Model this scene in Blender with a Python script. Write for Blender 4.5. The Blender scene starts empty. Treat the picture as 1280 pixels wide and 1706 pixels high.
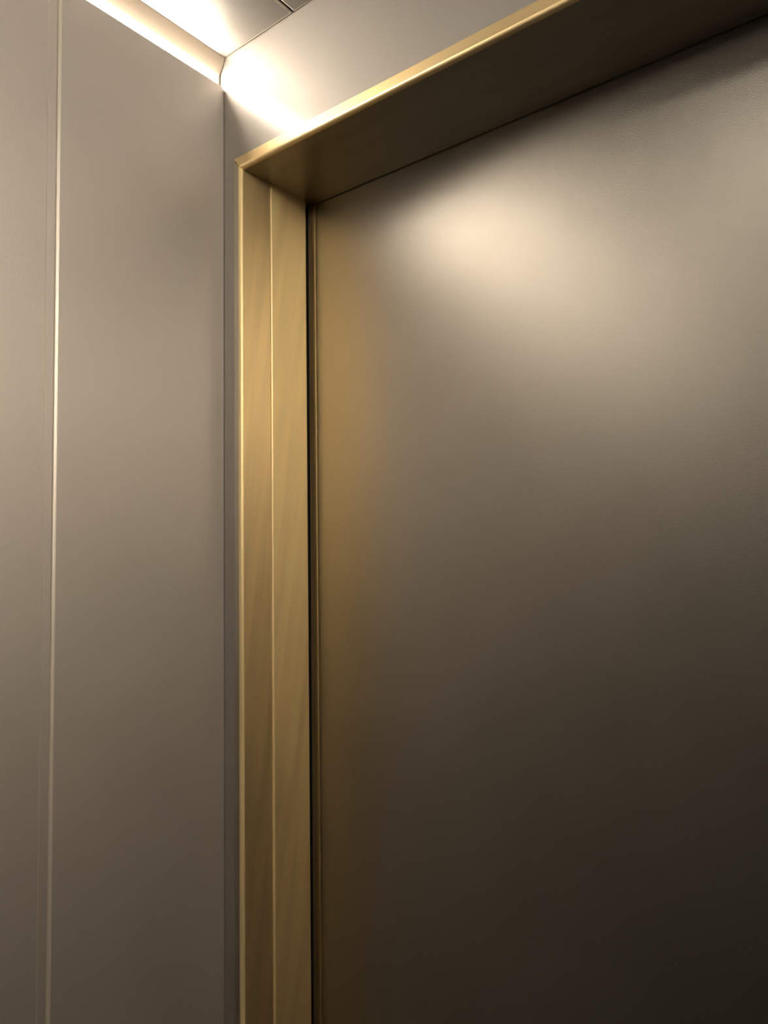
import bpy, bmesh, math
from mathutils import Vector, Matrix

# ------------------------------------------------------------------ camera
EYE = 1.65                                   # eye height above the cab floor
CAM = (0.7186, -0.5923, EYE)
YAW, PITCH, ROLL, FPX = 0.6604, 0.0532, -0.0128, 1187.04
C = bpy.context.scene.collection
SC = bpy.context.scene
cd = bpy.data.cameras.new('camera'); cam = bpy.data.objects.new('camera', cd); C.objects.link(cam)
cd.sensor_fit = 'HORIZONTAL'; cd.sensor_width = 36.0; cd.lens = FPX / 1280 * 36.0
cd.clip_start = 0.01
fw = Vector((-math.sin(YAW) * math.cos(PITCH), math.cos(YAW) * math.cos(PITCH), math.sin(PITCH)))
r0 = Vector((math.cos(YAW), math.sin(YAW), 0)); u0 = r0.cross(fw)
rt = math.cos(ROLL) * r0 + math.sin(ROLL) * u0
up = -math.sin(ROLL) * r0 + math.cos(ROLL) * u0
m3 = Matrix((rt, up, -fw)).transposed()
cam.matrix_world = Matrix.Translation(CAM) @ m3.to_4x4()
SC.camera = cam

# ------------------------------------------------------------------ world, exposure, light constants
w = bpy.data.worlds.new('world'); SC.world = w; w.use_nodes = True
w.node_tree.nodes['Background'].inputs[0].default_value = (1, .9, .8, 1)
w.node_tree.nodes['Background'].inputs[1].default_value = 0.0
vs = SC.view_settings
vs.view_transform = 'Standard'; vs.look = 'None'; vs.gamma = 1; vs.use_curve_mapping = False
vs.exposure = 0.0
LED_COL = (1.0, 0.88, 0.72)
LED_STRENGTH = 66.0
LED_STRENGTH_R = 146.0
FILL_STRENGTH = 9.5

# ------------------------------------------------------------------ cab dimensions (metres)
W = 1.60            # cab width
D = 2.10            # cab depth
HC = EYE + 0.65     # ceiling
SLOT = EYE + 0.6120 # top of the side walls, under the light slot
SLOT2 = EYE + 0.6305
XJ = 0.0355         # inner face of the left jamb
XO = 1.135          # inner face of the right jamb
ZH = EYE + 0.489    # underside of the door head
CW = 0.0165         # width of the brass facing on the cab side
YB = 0.1157         # back edge of the jamb
YD = 0.1277         # door plane

# ------------------------------------------------------------------ helpers
def obj(name, bm, mat, parent=None, smooth=False):
    me = bpy.data.meshes.new(name)
    bmesh.ops.recalc_face_normals(bm, faces=bm.faces[:])
    bm.to_mesh(me); bm.free()
    o = bpy.data.objects.new(name, me); C.objects.link(o)
    if mat: me.materials.append(mat)
    if smooth:
        for p in me.polygons: p.use_smooth = True
    o.parent = parent
    return o

def box(bm, x0, x1, y0, y1, z0, z1, bev=0.0, seg=2):
    vs_ = [bm.verts.new((x, y, z)) for z in (z0, z1) for y in (y0, y1) for x in (x0, x1)]
    fs = [(0, 2, 3, 1), (4, 5, 7, 6), (0, 1, 5, 4), (2, 6, 7, 3), (0, 4, 6, 2), (1, 3, 7, 5)]
    faces = [bm.faces.new([vs_[i] for i in f]) for f in fs]
    if bev:
        ed = list({e for f in faces for e in f.edges})
        bmesh.ops.bevel(bm, geom=ed, offset=bev, segments=seg, profile=0.5, affect='EDGES')
    return bm

def boxo(name, dims, mat, parent=None, bev=0.0, seg=2):
    return obj(name, box(bmesh.new(), *dims, bev=bev, seg=seg), mat, parent)

def prism(bm, pts, a0, a1, axis, off0=None, off1=None):
    """closed profile extruded along an axis; off0/off1(p) shift each end (mitres)"""
    def P(p, t):
        if axis == 'z': return (p[0], p[1], t)
        if axis == 'x': return (t, p[0], p[1])
        return (p[0], t, p[1])
    A = [bm.verts.new(P(p, a0 + (off0(p) if off0 else 0))) for p in pts]
    B = [bm.verts.new(P(p, a1 + (off1(p) if off1 else 0))) for p in pts]
    n = len(pts)
    for i in range(n): bm.faces.new((A[i], A[(i + 1) % n], B[(i + 1) % n], B[i]))
    bm.faces.new(A[::-1]); bm.faces.new(B)
    return bm

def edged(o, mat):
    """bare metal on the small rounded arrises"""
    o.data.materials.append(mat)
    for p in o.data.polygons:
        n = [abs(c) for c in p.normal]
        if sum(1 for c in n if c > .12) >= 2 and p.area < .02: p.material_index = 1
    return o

def arc(cx, cy, r, a0, a1, n):
    return [(cx + r * math.cos(math.radians(a0 + (a1 - a0) * i / n)),
             cy + r * math.sin(math.radians(a0 + (a1 - a0) * i / n))) for i in range(n + 1)]

def thing(name, label=None, cat=None, loc=(0, 0, 0), kind=None, group=None):
    o = bpy.data.objects.new(name, None); C.objects.link(o)
    o.location = loc; o.empty_display_size = .1
    tag(o, label, cat, kind, group)
    return o

def tag(o, label=None, cat=None, kind=None, group=None):
    if label: o['label'] = label
    if cat: o['category'] = cat
    if kind: o['kind'] = kind
    if group: o['group'] = group
    return o

# ------------------------------------------------------------------ materials
def nodes(name):
    m = bpy.data.materials.new(name); m.use_nodes = True
    nt = m.node_tree
    return m, nt, nt.nodes['Principled BSDF']

def panel_mat(name, col, metal, rough, coat=0.0, crough=.2, grain=850, gstr=.35, gdist=.0005, var=.06):
    """embossed bronze-grey metal laminate"""
    m, nt, b = nodes(name)
    tc = nt.nodes.new('ShaderNodeTexCoord')
    n1 = nt.nodes.new('ShaderNodeTexNoise'); n1.inputs['Scale'].default_value = grain
    n1.inputs['Detail'].default_value = 2
    n2 = nt.nodes.new('ShaderNodeTexNoise'); n2.inputs['Scale'].default_value = 7
    n2.inputs['Detail'].default_value = 3
    bp = nt.nodes.new('ShaderNodeBump'); bp.inputs['Strength'].default_value = gstr
    bp.inputs['Distance'].default_value = gdist
    ra = nt.nodes.new('ShaderNodeMapRange')
    ra.inputs['To Min'].default_value = rough - .02; ra.inputs['To Max'].default_value = rough + .02
    mx = nt.nodes.new('ShaderNodeMix'); mx.data_type = 'RGBA'
    mx.inputs['A'].default_value = (*[c * (1 - var) for c in col], 1)
    mx.inputs['B'].default_value = (*[c * (1 + var) for c in col], 1)
    L = nt.links.new
    L(tc.outputs['Object'], n1.inputs['Vector']); L(tc.outputs['Object'], n2.inputs['Vector'])
    L(n1.outputs['Fac'], bp.inputs['Height']); L(bp.outputs['Normal'], b.inputs['Normal'])
    L(n2.outputs['Fac'], ra.inputs['Value']); L(ra.outputs['Result'], b.inputs['Roughness'])
    L(n2.outputs['Fac'], mx.inputs['Factor']); L(mx.outputs['Result'], b.inputs['Base Color'])
    b.inputs['Metallic'].default_value = metal
    b.inputs['Coat Weight'].default_value = coat; b.inputs['Coat Roughness'].default_value = crough
    L(bp.outputs['Normal'], b.inputs['Coat Normal'])
    return m

ANROT = 0.0
def brass_mat(name, col, rough, along='z', metal=1.0, aniso=.0, tilt=0.0):
    """brushed antique brass, hairlines along one axis"""
    m, nt, b = nodes(name)
    L = nt.links.new
    tc = nt.nodes.new('ShaderNodeTexCoord'); mp = nt.nodes.new('ShaderNodeMapping')
    s = [420, 420, 420]; s['xyz'.index(along)] = 7
    mp.inputs['Scale'].default_value = s
    rot = nt.nodes.new('ShaderNodeMapping'); rot.inputs['Rotation'].default_value = (tilt, 0, 0)
    n1 = nt.nodes.new('ShaderNodeTexNoise'); n1.inputs['Scale'].default_value = 1
    n1.inputs['Detail'].default_value = 3
    n2 = nt.nodes.new('ShaderNodeTexNoise'); n2.inputs['Scale'].default_value = 1.0; n2.inputs['Detail'].default_value = 3
    mp2 = nt.nodes.new('ShaderNodeMapping')
    s2 = [60, 60, 60]; s2['xyz'.index(along)] = 5
    mp2.inputs['Scale'].default_value = s2
    L(tc.outputs['Object'], rot.inputs['Vector'])
    L(rot.outputs['Vector'], mp.inputs['Vector']); L(mp.outputs['Vector'], n1.inputs['Vector'])
    L(rot.outputs['Vector'], mp2.inputs['Vector']); L(mp2.outputs['Vector'], n2.inputs['Vector'])
    bp = nt.nodes.new('ShaderNodeBump'); bp.inputs['Strength'].default_value = .10
    bp.inputs['Distance'].default_value = .0002
    L(n1.outputs['Fac'], bp.inputs['Height']); L(bp.outputs['Normal'], b.inputs['Normal'])
    mx = nt.nodes.new('ShaderNodeMix'); mx.data_type = 'RGBA'
    mx.inputs['A'].default_value = (*[c * .82 for c in col], 1)
    mx.inputs['B'].default_value = (*[c * 1.15 for c in col], 1)
    L(n2.outputs['Fac'], mx.inputs['Factor']); L(mx.outputs['Result'], b.inputs['Base Color'])
    ra = nt.nodes.new('ShaderNodeMapRange')
    ra.inputs['To Min'].default_value = rough - .06; ra.inputs['To Max'].default_value = rough + .06
    L(n2.outputs['Fac'], ra.inputs['Value']); L(ra.outputs['Result'], b.inputs['Roughness'])
    b.inputs['Metallic'].default_value = metal
    if aniso:
        tg = nt.nodes.new('ShaderNodeTangent'); tg.direction_type = 'RADIAL'; tg.axis = along.upper()
        b.inputs['Anisotropic'].default_value = aniso; b.inputs['Anisotropic Rotation'].default_value = ANROT
        L(tg.outputs['Tangent'], b.inputs['Tangent'])
    return m

def plain_mat(name, col, rough=.6, metal=0.0):
    m, nt, b = nodes(name)
    n = nt.nodes.new('ShaderNodeTexNoise'); n.inputs['Scale'].default_value = 40
    mx = nt.nodes.new('ShaderNodeMix'); mx.data_type = 'RGBA'
    mx.inputs['A'].default_value = (*[c * .9 for c in col], 1)
    mx.inputs['B'].default_value = (*[c * 1.1 for c in col], 1)
    nt.links.new(n.outputs['Fac'], mx.inputs['Factor'])
    nt.links.new(mx.outputs['Result'], b.inputs['Base Color'])
    b.inputs['Roughness'].default_value = rough; b.inputs['Metallic'].default_value = metal
    return m

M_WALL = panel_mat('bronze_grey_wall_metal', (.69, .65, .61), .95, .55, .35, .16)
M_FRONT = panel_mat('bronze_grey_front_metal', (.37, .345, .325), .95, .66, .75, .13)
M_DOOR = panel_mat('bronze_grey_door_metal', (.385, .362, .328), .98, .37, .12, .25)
M_CEIL = panel_mat('grey_ceiling_metal', (.25, .24, .225), .92, .46, .45, .10)
M_BACK = panel_mat('dark_bronze_back_panel', (.07, .064, .058), .6, .4)
M_BRASS = brass_mat('brushed_brass_vertical', (.92, .71, .375), .50, 'z', metal=.98, aniso=.40, tilt=.13)
M_BRASS2 = brass_mat('brushed_brass_reveal', (1.0, .79, .42), .60, 'z', metal=.98, aniso=.45, tilt=.17)
M_BRASSX = brass_mat('brushed_brass_horizontal', (.72, .56, .31), .48, 'x')
M_FACING = brass_mat('dull_brass_facing', (.40, .36, .30), .42, 'z')
M_SOFFIT = brass_mat('shade_toned_soffit_brass', (.34, .305, .24), .34, 'x')  # darker, greyer brass: the shade under the door head is put into the colour
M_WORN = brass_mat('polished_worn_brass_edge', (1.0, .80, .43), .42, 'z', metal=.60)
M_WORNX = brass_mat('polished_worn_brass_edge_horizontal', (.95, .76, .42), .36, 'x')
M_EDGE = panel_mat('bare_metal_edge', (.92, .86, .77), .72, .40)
M_DARK = plain_mat('black_gap', (.02, .018, .015), .8)
M_HOUS = plain_mat('light_housing_white', (.31, .26, .21), .5)
M_FLOOR = plain_mat('dark_stone_floor', (.022, .020, .018), .35)

M_LED, nt, b = nodes('warm_led_diffuser'); LED_NODE = b
b.inputs['Base Color'].default_value = (.9, .85, .8, 1)
b.inputs['Emission Color'].default_value = (*LED_COL, 1)
b.inputs['Emission Strength'].default_value = LED_STRENGTH
M_LED2 = M_LED.copy(); M_LED2.node_tree.nodes['Principled BSDF'].inputs['Emission Strength'].default_value = LED_STRENGTH_R

# ------------------------------------------------------------------ floor and ceiling
fl = thing('floor', kind='structure')
for i in range(3):
    for j in range(4):
        boxo('tile', (.001 + i * W / 3, -.001 + (i + 1) * W / 3, -D + .001 + j * D / 4, -D - .001 + (j + 1) * D / 4, -.02, 0), M_FLOOR, fl, .001, 1)
boxo('underlay', (-.03, W + .03, -D - .03, .20, -.04, -.0205), M_DARK, fl)
boxo('door_sill', (XJ - .05, XO + .05, .001, .20, -.02, 0), M_BRASSX, fl)

ce = thing('ceiling', kind='structure')
PY = .1316
# long ceiling panels with open joints; the one over the light slot first
edges = [(-.004, PY - .0030), (PY, .74), (.743, W - PY), (W - PY + .003, W + .004)]
for i, (a, c) in enumerate(edges):
    dz = 0
    boxo('panel', (a, c, -D, -.0008, HC + dz - .0, HC + .016 + dz), M_CEIL, ce, .0020, 3)
    edged(ce.children[-1], M_EDGE)
boxo('backing', (-.05, W + .05, -D - .03, .02, HC + .024, HC + .03), M_DARK, ce)

# ------------------------------------------------------------------ side walls
JY = .2235
def side_wall(name, sgn):
    """panels of a side wall whose face stands at x=0 (sgn=1) or x=W (sgn=-1)"""
    wl = thing(name, kind='structure')
    X = (lambda x: x) if sgn > 0 else (lambda x: W - x)
    # corner panel: rounded free edge along the joint, small cut-off at the top by the door wall
    r = .0038
    def panel(y0, y1, cut=False, round0=True, slope1=False):
        bm = bmesh.new()
        # horizontal section (x,y), face at x=0, thickness .018
        pts = [(-.018, y0)]
        if round0: pts += [(-r, y0)] + arc(-r, y0 + r, r, -90, 0, 4)[1:]
        else: pts += [(0, y0)]
        if slope1: pts += [(0, y1 - .0100), (-.00025, y1 - .0090), (-.00010, y1 - .0004), (-.0008, y1), (-.018, y1)]
        else: pts += [(0, y1), (-.018, y1)]
        pts = [(X(p[0]), p[1]) for p in pts]
        off = (lambda p: -.0030 if (cut and p[1] > y1 - 1e-6) else 0)
        if cut:   # extra point so that only the last millimetres are cut off
            pts2 = []
            for p in pts:
                if abs(p[1] - y1) < 1e-9 and abs(p[0] - X(0)) < 1e-9: pts2.append((p[0], y1 - .007))
                pts2.append(p)
            pts2.append((pts2[-1][0], y1 - .007))
            pts = pts2
        prism(bm, pts, 0.0, SLOT, 'z', None, off)
        return edged(obj('panel', bm, M_WALL, wl), M_EDGE)
    panel(-JY, -.0006, cut=True)
    panel(-.86, -JY - .0007, slope1=True)
    panel(-D, -.8616, slope1=True)
    o = boxo('backing', (min(X(-.024), X(-.0185)), max(X(-.024), X(-.0185)), -D, 0, 0, SLOT - .001), M_DARK, wl)
    return wl
side_wall('wall_left', 1)
side_wall('wall_right', -1)

wb = thing('wall_back', kind='structure')
for i in range(3):
    a = i * W / 3
    boxo('panel', (a + .001, a + W / 3 - .001, -D - .018, -D, 0, HC), M_BACK, wb, .001, 1)
boxo('backing', (-.03, W + .03, -D - .03, -D - .0185, 0, HC + .02), M_DARK, wb)

# ------------------------------------------------------------------ front wall (the wall that holds the door)
wf = thing('wall_front', kind='structure')
XC = XJ - CW * .80           # outer edge of the brass facing on the left jamb
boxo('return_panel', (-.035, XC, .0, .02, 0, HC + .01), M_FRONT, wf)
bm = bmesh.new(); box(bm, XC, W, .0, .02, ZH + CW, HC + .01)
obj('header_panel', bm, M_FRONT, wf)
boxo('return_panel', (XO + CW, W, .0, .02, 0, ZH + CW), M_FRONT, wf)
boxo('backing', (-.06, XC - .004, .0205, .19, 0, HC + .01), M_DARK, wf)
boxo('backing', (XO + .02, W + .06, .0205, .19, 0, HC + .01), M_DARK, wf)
boxo('backing', (-.06, W + .06, .0205, .19, ZH + .045, HC + .01), M_DARK, wf)

# ------------------------------------------------------------------ brass door frame
df = thing('door_frame', 'brushed brass door frame with deep stepped left reveal and shadowed soffit', 'door frame', (0, 0, 0))
E_ = .0022                                    # proud of the wall
RR = .0045                                    # rounded arris
def jamb_profile(x, s):
    """section of a jamb as closed (x, y) profile; s=+1 opening lies towards +x"""
    X = lambda a: x + s * a
    cw = CW * .80
    pts = [(X(-cw), .004), (X(-cw), -E_ + .0006), (X(-cw + .0006), -E_)]
    a = arc(-RR, -E_ + RR, RR, -90, 0, 5)
    pts += [(X(p[0]), p[1]) for p in a]
    pts += [(X(.0), .0478), (X(-.004), .0486), (X(-.004), .004)]
    return pts
bm = bmesh.new()
prism(bm, jamb_profile(XJ, 1), 0, ZH, 'z', None, lambda p: max(0, (XJ - p[0])) if p[1] < .01 else 0)
edged(obj('jamb_facing', bm, M_BRASS, df), M_WORN)
for o in df.children:                          # the flat strip against the wall is duller
    o.data.materials.append(M_FACING)
    for p in o.data.polygons:
        if p.normal.y < -.99: p.material_index = 2
# second leaf of the reveal, a hair proud with a rounded leading edge
def leaf(x, s):
    X = lambda a: x + s * a
    r = .0028
    a = arc(.0008 - r, .0492 + r, r, -90, 0, 5)
    pts = [(X(p[0]), p[1]) for p in a] + [(X(.0008), YB - .0012), (X(.0002), YB), (X(-.005), YB), (X(-.005), .0492)]
    return pts
bm = bmesh.new(); prism(bm, leaf(XJ, 1), 0, ZH, 'z')
edged(obj('jamb_reveal', bm, M_BRASS2, df), M_WORN)
bm = bmesh.new(); prism(bm, jamb_profile(XO, -1), 0, ZH, 'z', None, lambda p: max(0, (p[0] - XO)) if p[1] < .01 else 0)
edged(obj('jamb_facing', bm, M_BRASS, df), M_WORN)
bm = bmesh.new(); prism(bm, leaf(XO, -1), 0, ZH, 'z')
edged(obj('jamb_reveal', bm, M_BRASS2, df), M_WORN)
# head: facing with rounded arris and the soffit
pr = [(.0030, ZH + CW), (-E_ + .0006, ZH + CW), (-E_, ZH + CW - .0006)]
pr += [(p[0], p[1]) for p in arc(-E_ + RR, ZH + RR, RR, 180, 270, 5)]
pr += [(.0032, ZH), (.0032, ZH + .006), (.0030, ZH + .006)]
bm = bmesh.new()
fo = lambda p: -max(0, (p[1] - ZH)) * .80 if p[0] < .0031 else 0
prism(bm, pr, XJ, XO, 'x', fo, lambda p: -fo(p))
edged(obj('head_facing', bm, M_BRASSX, df), M_WORNX)
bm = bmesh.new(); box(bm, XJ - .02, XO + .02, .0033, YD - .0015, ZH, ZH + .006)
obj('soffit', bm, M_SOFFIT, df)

# ------------------------------------------------------------------ sliding door
dr = thing('door_1', kind='structure')
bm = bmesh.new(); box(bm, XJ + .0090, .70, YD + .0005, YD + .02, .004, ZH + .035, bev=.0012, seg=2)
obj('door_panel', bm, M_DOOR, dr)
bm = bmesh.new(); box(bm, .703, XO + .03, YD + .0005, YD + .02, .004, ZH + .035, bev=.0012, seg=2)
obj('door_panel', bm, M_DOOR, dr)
# slim brass strip closing the edge of the door, slightly turned with a raised lip
ys = YD
pts = [(XJ - .0090, ys + .0030), (XJ - .0015, ys + .0026), (XJ + .0005, ys + .0010), (XJ + .0046, ys + .0006), (XJ + .0056, ys - .0004), (XJ + .0064, ys - .0008), (XJ + .0070, ys - .0005), (XJ + .0070, ys + .016), (XJ - .0090, ys + .016)]
bm = bmesh.new(); prism(bm, pts, .004, ZH + .035, 'z')
obj('edge_strip', bm, M_BRASS, dr)
boxo('door_gap', (XJ - .03, XJ - .0095, YD + .006, YD + .018, 0, ZH + .035), M_DARK, dr)

# ------------------------------------------------------------------ LED strips in the slots above the side walls
def led(sgn, label):
    X = (lambda x: x) if sgn > 0 else (lambda x: W - x)
    t = thing('led_strip_light', label, 'light', (X(0), -D / 2, SLOT))
    inv = Matrix.Translation((-X(0), D / 2, -SLOT))
    def add(name, pts, y0, y1, mat):
        bm = bmesh.new(); prism(bm, [(X(p[0]), p[1]) for p in pts], y0, y1, 'y')
        bm.transform(inv); return obj(name, bm, mat, t)
    y0, y1 = -D + .02, -.0040
    RX = -.0075
    add('diffuser', [(RX - .004, SLOT + .0002), (RX, SLOT + .0002), (RX, SLOT2 - .0005), (RX - .004, SLOT2 - .0005)], y0, y1, M_LED if sgn > 0 else M_LED2)
    add('housing', [(RX - .004, SLOT2), (RX + .001, SLOT2), (.0040, HC - .0006), (-.03, HC - .0006), (-.03, SLOT - .02), (-.0245, SLOT - .02), (-.0245, SLOT + .001), (RX - .0045, SLOT + .001), (RX - .0045, SLOT2)], y0, -.001, M_HOUS)
    add('end_cap', [(RX - .004, SLOT + .0002), (RX + .001, SLOT + .0002), (RX + .001, SLOT2 - .0005), (RX - .004, SLOT2 - .0005)], y1 + .0002, -.0008, M_HOUS)
    return t
led(1, 'glowing warm white LED strip in the slot between left wall and ceiling')
led(-1, 'warm white LED strip above the right side wall, outside the photograph')

# ------------------------------------------------------------------ added fill lights on the cab ceiling, out of view
M_FILL = M_LED.copy(); M_FILL.name = 'fill_light_lens'
M_FILL.node_tree.nodes['Principled BSDF'].inputs['Emission Strength'].default_value = FILL_STRENGTH
def fill_light(x, y, label):
    t = thing('ceiling_fill_light', label, 'light', (x, y, HC))
    r0, r1, z = .085, .100, -.0002
    bm = bmesh.new()
    N = 32
    prof = [(r1, z), (r1 - .002, z - .0030), (r0, z - .0030), (r0 - .001, z - .0006)]
    rings = [[bm.verts.new((r * math.cos(2 * math.pi * i / N), r * math.sin(2 * math.pi * i / N), h)) for i in range(N)] for r, h in prof]
    for a, b_ in zip(rings, rings[1:]):
        for i in range(N): bm.faces.new((a[i], a[(i + 1) % N], b_[(i + 1) % N], b_[i]))
    obj('bezel', bm, M_BRASSX, t, True)
    bm = bmesh.new()
    bm.faces.new([bm.verts.new(((r0 - .0005) * math.cos(2 * math.pi * i / N), (r0 - .0005) * math.sin(2 * math.pi * i / N), -.0010)) for i in range(N)])
    o = obj('lens', bm, M_FILL, t)
    return t
FILL_POS = [(.55, -.45), (1.05, -.45), (.55, -1.50), (1.05, -1.50)]
for (x, y), l in zip(FILL_POS, ('added ceiling fill light nearest the door and the left wall', 'added ceiling fill light nearest the door, right of centre', 'added ceiling fill light at the back, left of centre', 'added ceiling fill light at the back, right of centre')):
    fill_light(x, y, l)
